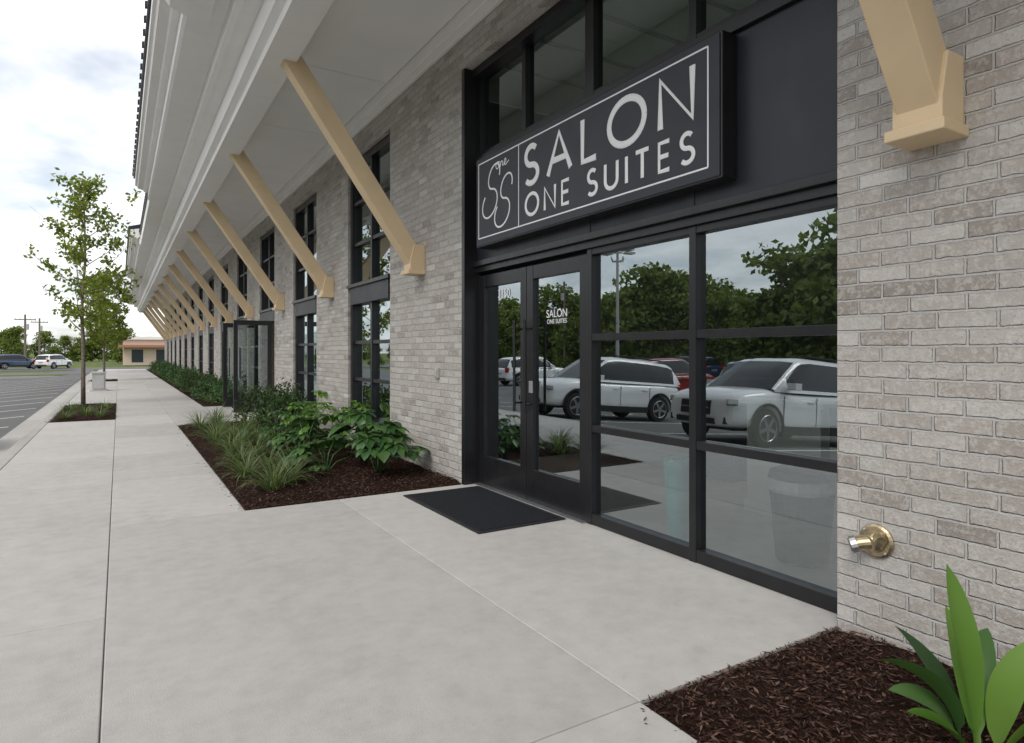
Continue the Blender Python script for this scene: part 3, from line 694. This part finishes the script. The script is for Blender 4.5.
# ------------------------------------------------------------------ cars
def paint(name,col):
    m,nt,out=newmat(name); P,_=objco(nt)
    p=principled(nt,out,ramp(nt,noise(nt,P,1.5,2),[(0.3,tuple(c*.96 for c in col)),(0.7,col)]),0.28,0.0,None,1.0); return m
MCW=paint('white_car_paint',(0.86,0.86,0.86)); MCB=paint('blue_car_paint',(0.02,0.05,0.12)); MCR=paint('red_car_paint',(0.25,0.02,0.02))
MCG=simple('car_glass',(0.012,0.014,0.016),0.1,var=.1,coat=0); MTY=simple('tyre',(0.018,0.018,0.018),0.85); MRIM=simple('alloy_rim',(0.45,0.45,0.47),0.3,0.9)
MHL=simple('headlamp_lens',(0.55,0.58,0.6),0.12,.5); MTL=simple('tail_lamp',(0.35,0.01,0.01),0.2)
def car_meshes(tag,pm):
    objs=[]
    st=[(-2.30,.48,.94,.66),(-2.24,.34,1.02,.80),(-2.1,.27,1.07,.88),(-1.6,.25,1.07,.915),(-.9,.24,1.05,.925),(0,.24,1.03,.925),(.7,.24,1.02,.925),(1.02,.25,1.07,.915),(1.5,.27,1.05,.90),(1.88,.29,.99,.87),(2.1,.31,.93,.81),(2.22,.33,.86,.73),(2.30,.40,.76,.58)]
    v=[];fa=[];ring=[]
    for (x,zb,zt,wd) in st:
        h_=zt-zb
        half=[(wd*.80,zb),(wd*.97,zb+.07*h_+.03),(wd*1.0,zb+.30*h_),(wd*.985,zb+.52*h_),(wd*.995,zb+.70*h_),(wd*.965,zb+.88*h_),(wd*.88,zt-.005),(wd*.45,zt+.022)]
        full_=[( -a,b_) for a,b_ in half]; loop=half+full_[::-1]
        ring.append([len(v)+i for i in range(len(loop))]); v+=[(x,a,b_) for a,b_ in loop]
    n=len(ring[0])
    for i in range(len(ring)-1):
        for k in range(n): fa.append((ring[i][k],ring[i][(k+1)%n],ring[i+1][(k+1)%n],ring[i+1][k]))
    fa.append(tuple(ring[0])[::-1]); fa.append(tuple(ring[-1]))
    me=bpy.data.meshes.new('body_'+tag); me.from_pydata(v,[],fa); me.materials.append(pm)
    bm=bmesh.new(); bm.from_mesh(me); bmesh.ops.recalc_face_normals(bm,faces=bm.faces); bm.to_mesh(me); bm.free()
    o=link('body_'+tag,me); md=o.modifiers.new('s','SUBSURF'); md.levels=2; md.render_levels=2
    cut=MBd()
    for xw in (-1.38,1.40):
        cut.tube([(xw,.60,.36),(xw,1.2,.36)],.405,pm,32); cut.tube([(xw,-.60,.36),(xw,-1.2,.36)],.405,pm,32)
    cu=cut.build('cutter'); mb=o.modifiers.new('b','BOOLEAN'); mb.object=cu; mb.operation='DIFFERENCE'; mb.solver='EXACT'
    dg=bpy.context.evaluated_depsgraph_get(); me2=bpy.data.meshes.new_from_object(o.evaluated_get(dg)); me2.name='lower_body'
    bpy.data.objects.remove(o); bpy.data.objects.remove(cu)
    me2.polygons.foreach_set('use_smooth',[True]*len(me2.polygons))
    if len(me2.materials)==0: me2.materials.append(pm)
    objs.append(('lower_body',me2))
    st=[(-2.20,1.06,.84,.82),(-2.06,1.34,.85,.78),(-1.92,1.56,.86,.73),(-1.74,1.64,.87,.71),(-1.06,1.70,.875,.70),(-.98,1.702,.875,.70),(-.04,1.72,.875,.70),(.04,1.718,.875,.70),(.26,1.69,.87,.70),(.42,1.63,.87,.71),(.80,1.36,.865,.77),(1.18,1.07,.84,.82)]
    v=[];fa=[];mi=[];ring=[]
    for (x,zr,wb,wt) in st:
        z0=1.02; hh=zr-z0
        half=[(wb,z0),(wb-.01,z0+.02),(wb-(wb-wt)*.15,z0+min(.06,hh*.15)),(wt+.01,z0+hh*.84),(wt-.05,z0+hh*.965),(wt*.5,zr)]
        loop=half+[(-a,b_) for a,b_ in half[::-1]]
        ring.append([len(v)+i for i in range(len(loop))]); v+=[(x,a,b_) for a,b_ in loop]
    n=len(ring[0])
    for i in range(len(ring)-1):
        for k in range(n-1):
            fa.append((ring[i][k],ring[i][k+1],ring[i+1][k+1],ring[i+1][k]))
            side=k in (2,8); roof=k in (4,5,6); x0=st[i][0]; x1=st[i+1][0]
            g_=(side and x0>-1.93 and x1<1.0) or (roof and (x0>=.42 or x1<=-1.92))
            mi.append(1 if g_ else 0)
    me=bpy.data.meshes.new('cabin'); me.from_pydata(v,[],fa); me.materials.append(pm); me.materials.append(MCG); me.polygons.foreach_set('material_index',mi)
    bm=bmesh.new(); bm.from_mesh(me); bmesh.ops.recalc_face_normals(bm,faces=bm.faces); bm.to_mesh(me); bm.free()
    me.polygons.foreach_set('use_smooth',[True]*len(me.polygons)); objs.append(('cabin_and_windows',me))
    t=MBd()
    for sy in (-1,1):
        t.box(-.95,1.0,sy*.905-.02,sy*.905+.02,.24,.40,MTY)
        for xd in (-.98,.02,.98): t.box(xd-.003,xd+.003,sy*.914-.012,sy*.914+.008,.42,.95,MTY)
        for xd in (-.80,.18): t.box(xd-.09,xd+.09,sy*.92-.012,sy*.92+.012,.85,.87,pm)
        t.box(.72,.90,sy*.98-.10,sy*.98+.08,1.08,1.20,pm)
        Tm=Matrix.Translation((2.06,sy*.62,.79))@Matrix.Rotation(-sy*R(32),4,'Z')
        t.box(-.05,.13,-.20,.17,-.04,.05,MHL,Tm); t.box(-.05,.135,-.21,.18,-.055,-.04,MTY,Tm)
        t.box(-2.28,-2.1,sy*.74-.10,sy*.74+.10,.80,1.08,MTL)
        Tm=Matrix.Translation((2.13,sy*.58,.46))@Matrix.Rotation(-sy*R(25),4,'Z'); t.box(-.1,.10,-.12,.12,-.07,.05,MTY,Tm)
        t.tube([(-1.6,sy*.62,1.71),(0.1,sy*.62,1.755)],.018,MTY,6)
        for xw in (-1.38,1.40):
            P=[(xw+.425*math.cos(a),sy*.905,.36+.425*math.sin(a)) for a in [R(-5+190*i/16) for i in range(17)]]
            t.tube(P,.030,MTY,6)
    t.ext([(2.20,.54),(2.33,.54),(2.315,.78),(2.20,.82)],-.34,.34,MTY); t.ext([(2.20,.37),(2.32,.38),(2.33,.48),(2.20,.48)],-.44,.44,MTY)
    t.box(-2.315,-2.25,-.26,.26,.66,.80,MHL); t.box(-2.32,-2.2,-.62,.62,.34,.48,MTY)
    t.box(2.325,2.338,-.07,.07,.62,.72,MRIM); t.box(2.322,2.334,-.33,.33,.655,.675,MRIM); t.box(-2.0,2.0,-.62,.62,.27,.9,MTY)
    tm=t.build('tt',bevel=.012); dg=bpy.context.evaluated_depsgraph_get(); m3=bpy.data.meshes.new_from_object(tm.evaluated_get(dg)); bpy.data.objects.remove(tm); objs.append(('trim_and_lights',m3))
    wv=MBd()
    for xw in (-1.38,1.40):
        for sy in (-1,1):
            y0,y1=sy*.70,sy*.90
            wv.tube([(xw,y0,.35),(xw,y0+sy*.03,.35),(xw,y1-sy*.03,.35),(xw,y1,.35)],[.32,.35,.35,.325],MTY,30)
            wv.tube([(xw,y1-sy*.01,.35),(xw,y1+sy*.006,.35)],[.235,.225],MTY,26)
            wv.tube([(xw,y1,.35),(xw,y1+sy*.014,.35)],[.06,.05],MRIM,12)
            P=[(xw+.235*math.cos(R(a)),y1+sy*.008,.35+.235*math.sin(R(a))) for a in range(0,361,15)]; wv.tube(P,.014,MRIM,6)
            for k in range(5):
                Tm=Matrix.Translation((xw,y1+sy*.009,.35))@Matrix.Rotation(k*2*math.pi/5+.3,4,'Y')
                wv.box(.03,.23,-.008,.008,-.032,.032,MRIM,Tm)
    wm=wv.build('ww'); m4=wm.data; bpy.data.objects.remove(wm); objs.append(('wheels',m4))
    return objs
CW=car_meshes('w',MCW); CB=car_meshes('b',MCB); CRd=car_meshes('r',MCR)
def car(ms,x,y,head,sc_=.92):
    z=lot_z(x) if x>-17 else -.44
    pitch=0
    if -5.6<x<-2.5: pitch=-math.atan(.28/3.7)
    e=empty('parked_car',(x,y,z)); e.rotation_euler=(0,pitch*math.cos(head),head); e.scale=(sc_,)*3
    for nm,me in ms:
        o=bpy.data.objects.new(nm,me); scene.collection.objects.link(o); o.parent=e
    return e
car(CW,-4.0,12.95,R(3)); car(CW,-3.85,7.65,R(1)); car(CB,-12.0,13.5,R(180)); car(CRd,-12.2,18.7,R(180)); car(CB,-3.95,-2.5,R(0)); car(CW,-13.0,29.8,R(180))
car(CW,-6.2,88.0,R(60)); car(CB,-9.4,87,R(20)); car(CB,-25.5,30,R(90))
# ------------------------------------------------------------------ world and light
W=bpy.data.worlds.new('World'); scene.world=W; W.use_nodes=True; nt=W.node_tree
for n in list(nt.nodes): nt.nodes.remove(n)
SE,SA=R(46),R(238)
out=N(nt,'ShaderNodeOutputWorld'); bg=N(nt,'ShaderNodeBackground'); L(nt,bg.outputs[0],out.inputs[0]); bg.inputs[1].default_value=0.15
sky=N(nt,'ShaderNodeTexSky',sky_type='NISHITA'); sky.sun_disc=False; sky.sun_elevation=SE; sky.sun_rotation=SA; sky.air_density=1.0; sky.dust_density=1.5
tc=N(nt,'ShaderNodeTexCoord'); sp=N(nt,'ShaderNodeSeparateXYZ'); L(nt,tc.outputs['Generated'],sp.inputs[0])
zz=M(nt,'ADD',M(nt,'MAXIMUM',sp.outputs[2],0.0),0.22)
cb=N(nt,'ShaderNodeCombineXYZ'); L(nt,M(nt,'DIVIDE',sp.outputs[0],zz),cb.inputs[0]); L(nt,M(nt,'DIVIDE',sp.outputs[1],zz),cb.inputs[1])
nf=noise(nt,cb.outputs[0],1.3,6,0.55)
cm=ramp(nt,nf,[(0.38,(0,0,0)),(0.58,(1,1,1))]); 
sh=ramp(nt,noise(nt,cb.outputs[0],2.6,4,0.6),[(0.3,(7.6,7.75,8.0)),(0.6,(9.8,9.8,9.8))])
cmf=M(nt,'MULTIPLY_ADD',cm,0.50,0.46)
L(nt,mixc(nt,cmf,sky.outputs[0],sh),bg.inputs[0])
sl=bpy.data.lights.new('sun','SUN'); sl.energy=1.5; sl.angle=R(25); sl.color=(1,.96,.9)
so_=bpy.data.objects.new('sun',sl); scene.collection.objects.link(so_)
dv=Vector((math.sin(SA)*math.cos(SE),math.cos(SA)*math.cos(SE),math.sin(SE)))
so_.rotation_euler=(-dv).to_track_quat('-Z','Y').to_euler(); so_.location=(0,0,30)
scene.view_settings.view_transform='Standard'; scene.view_settings.look='None'; scene.view_settings.exposure=0
# ------------------------------------------------------------------ camera
cam=bpy.data.cameras.new('camera'); co_=bpy.data.objects.new('camera',cam); scene.collection.objects.link(co_)
co_.location=(0,0,1.4); co_.rotation_euler=(R(90),0,R(-31.55)); cam.lens=22.5; cam.sensor_width=36; cam.shift_y=-0.019; cam.clip_end=2000; cam.clip_start=.05
scene.camera=co_
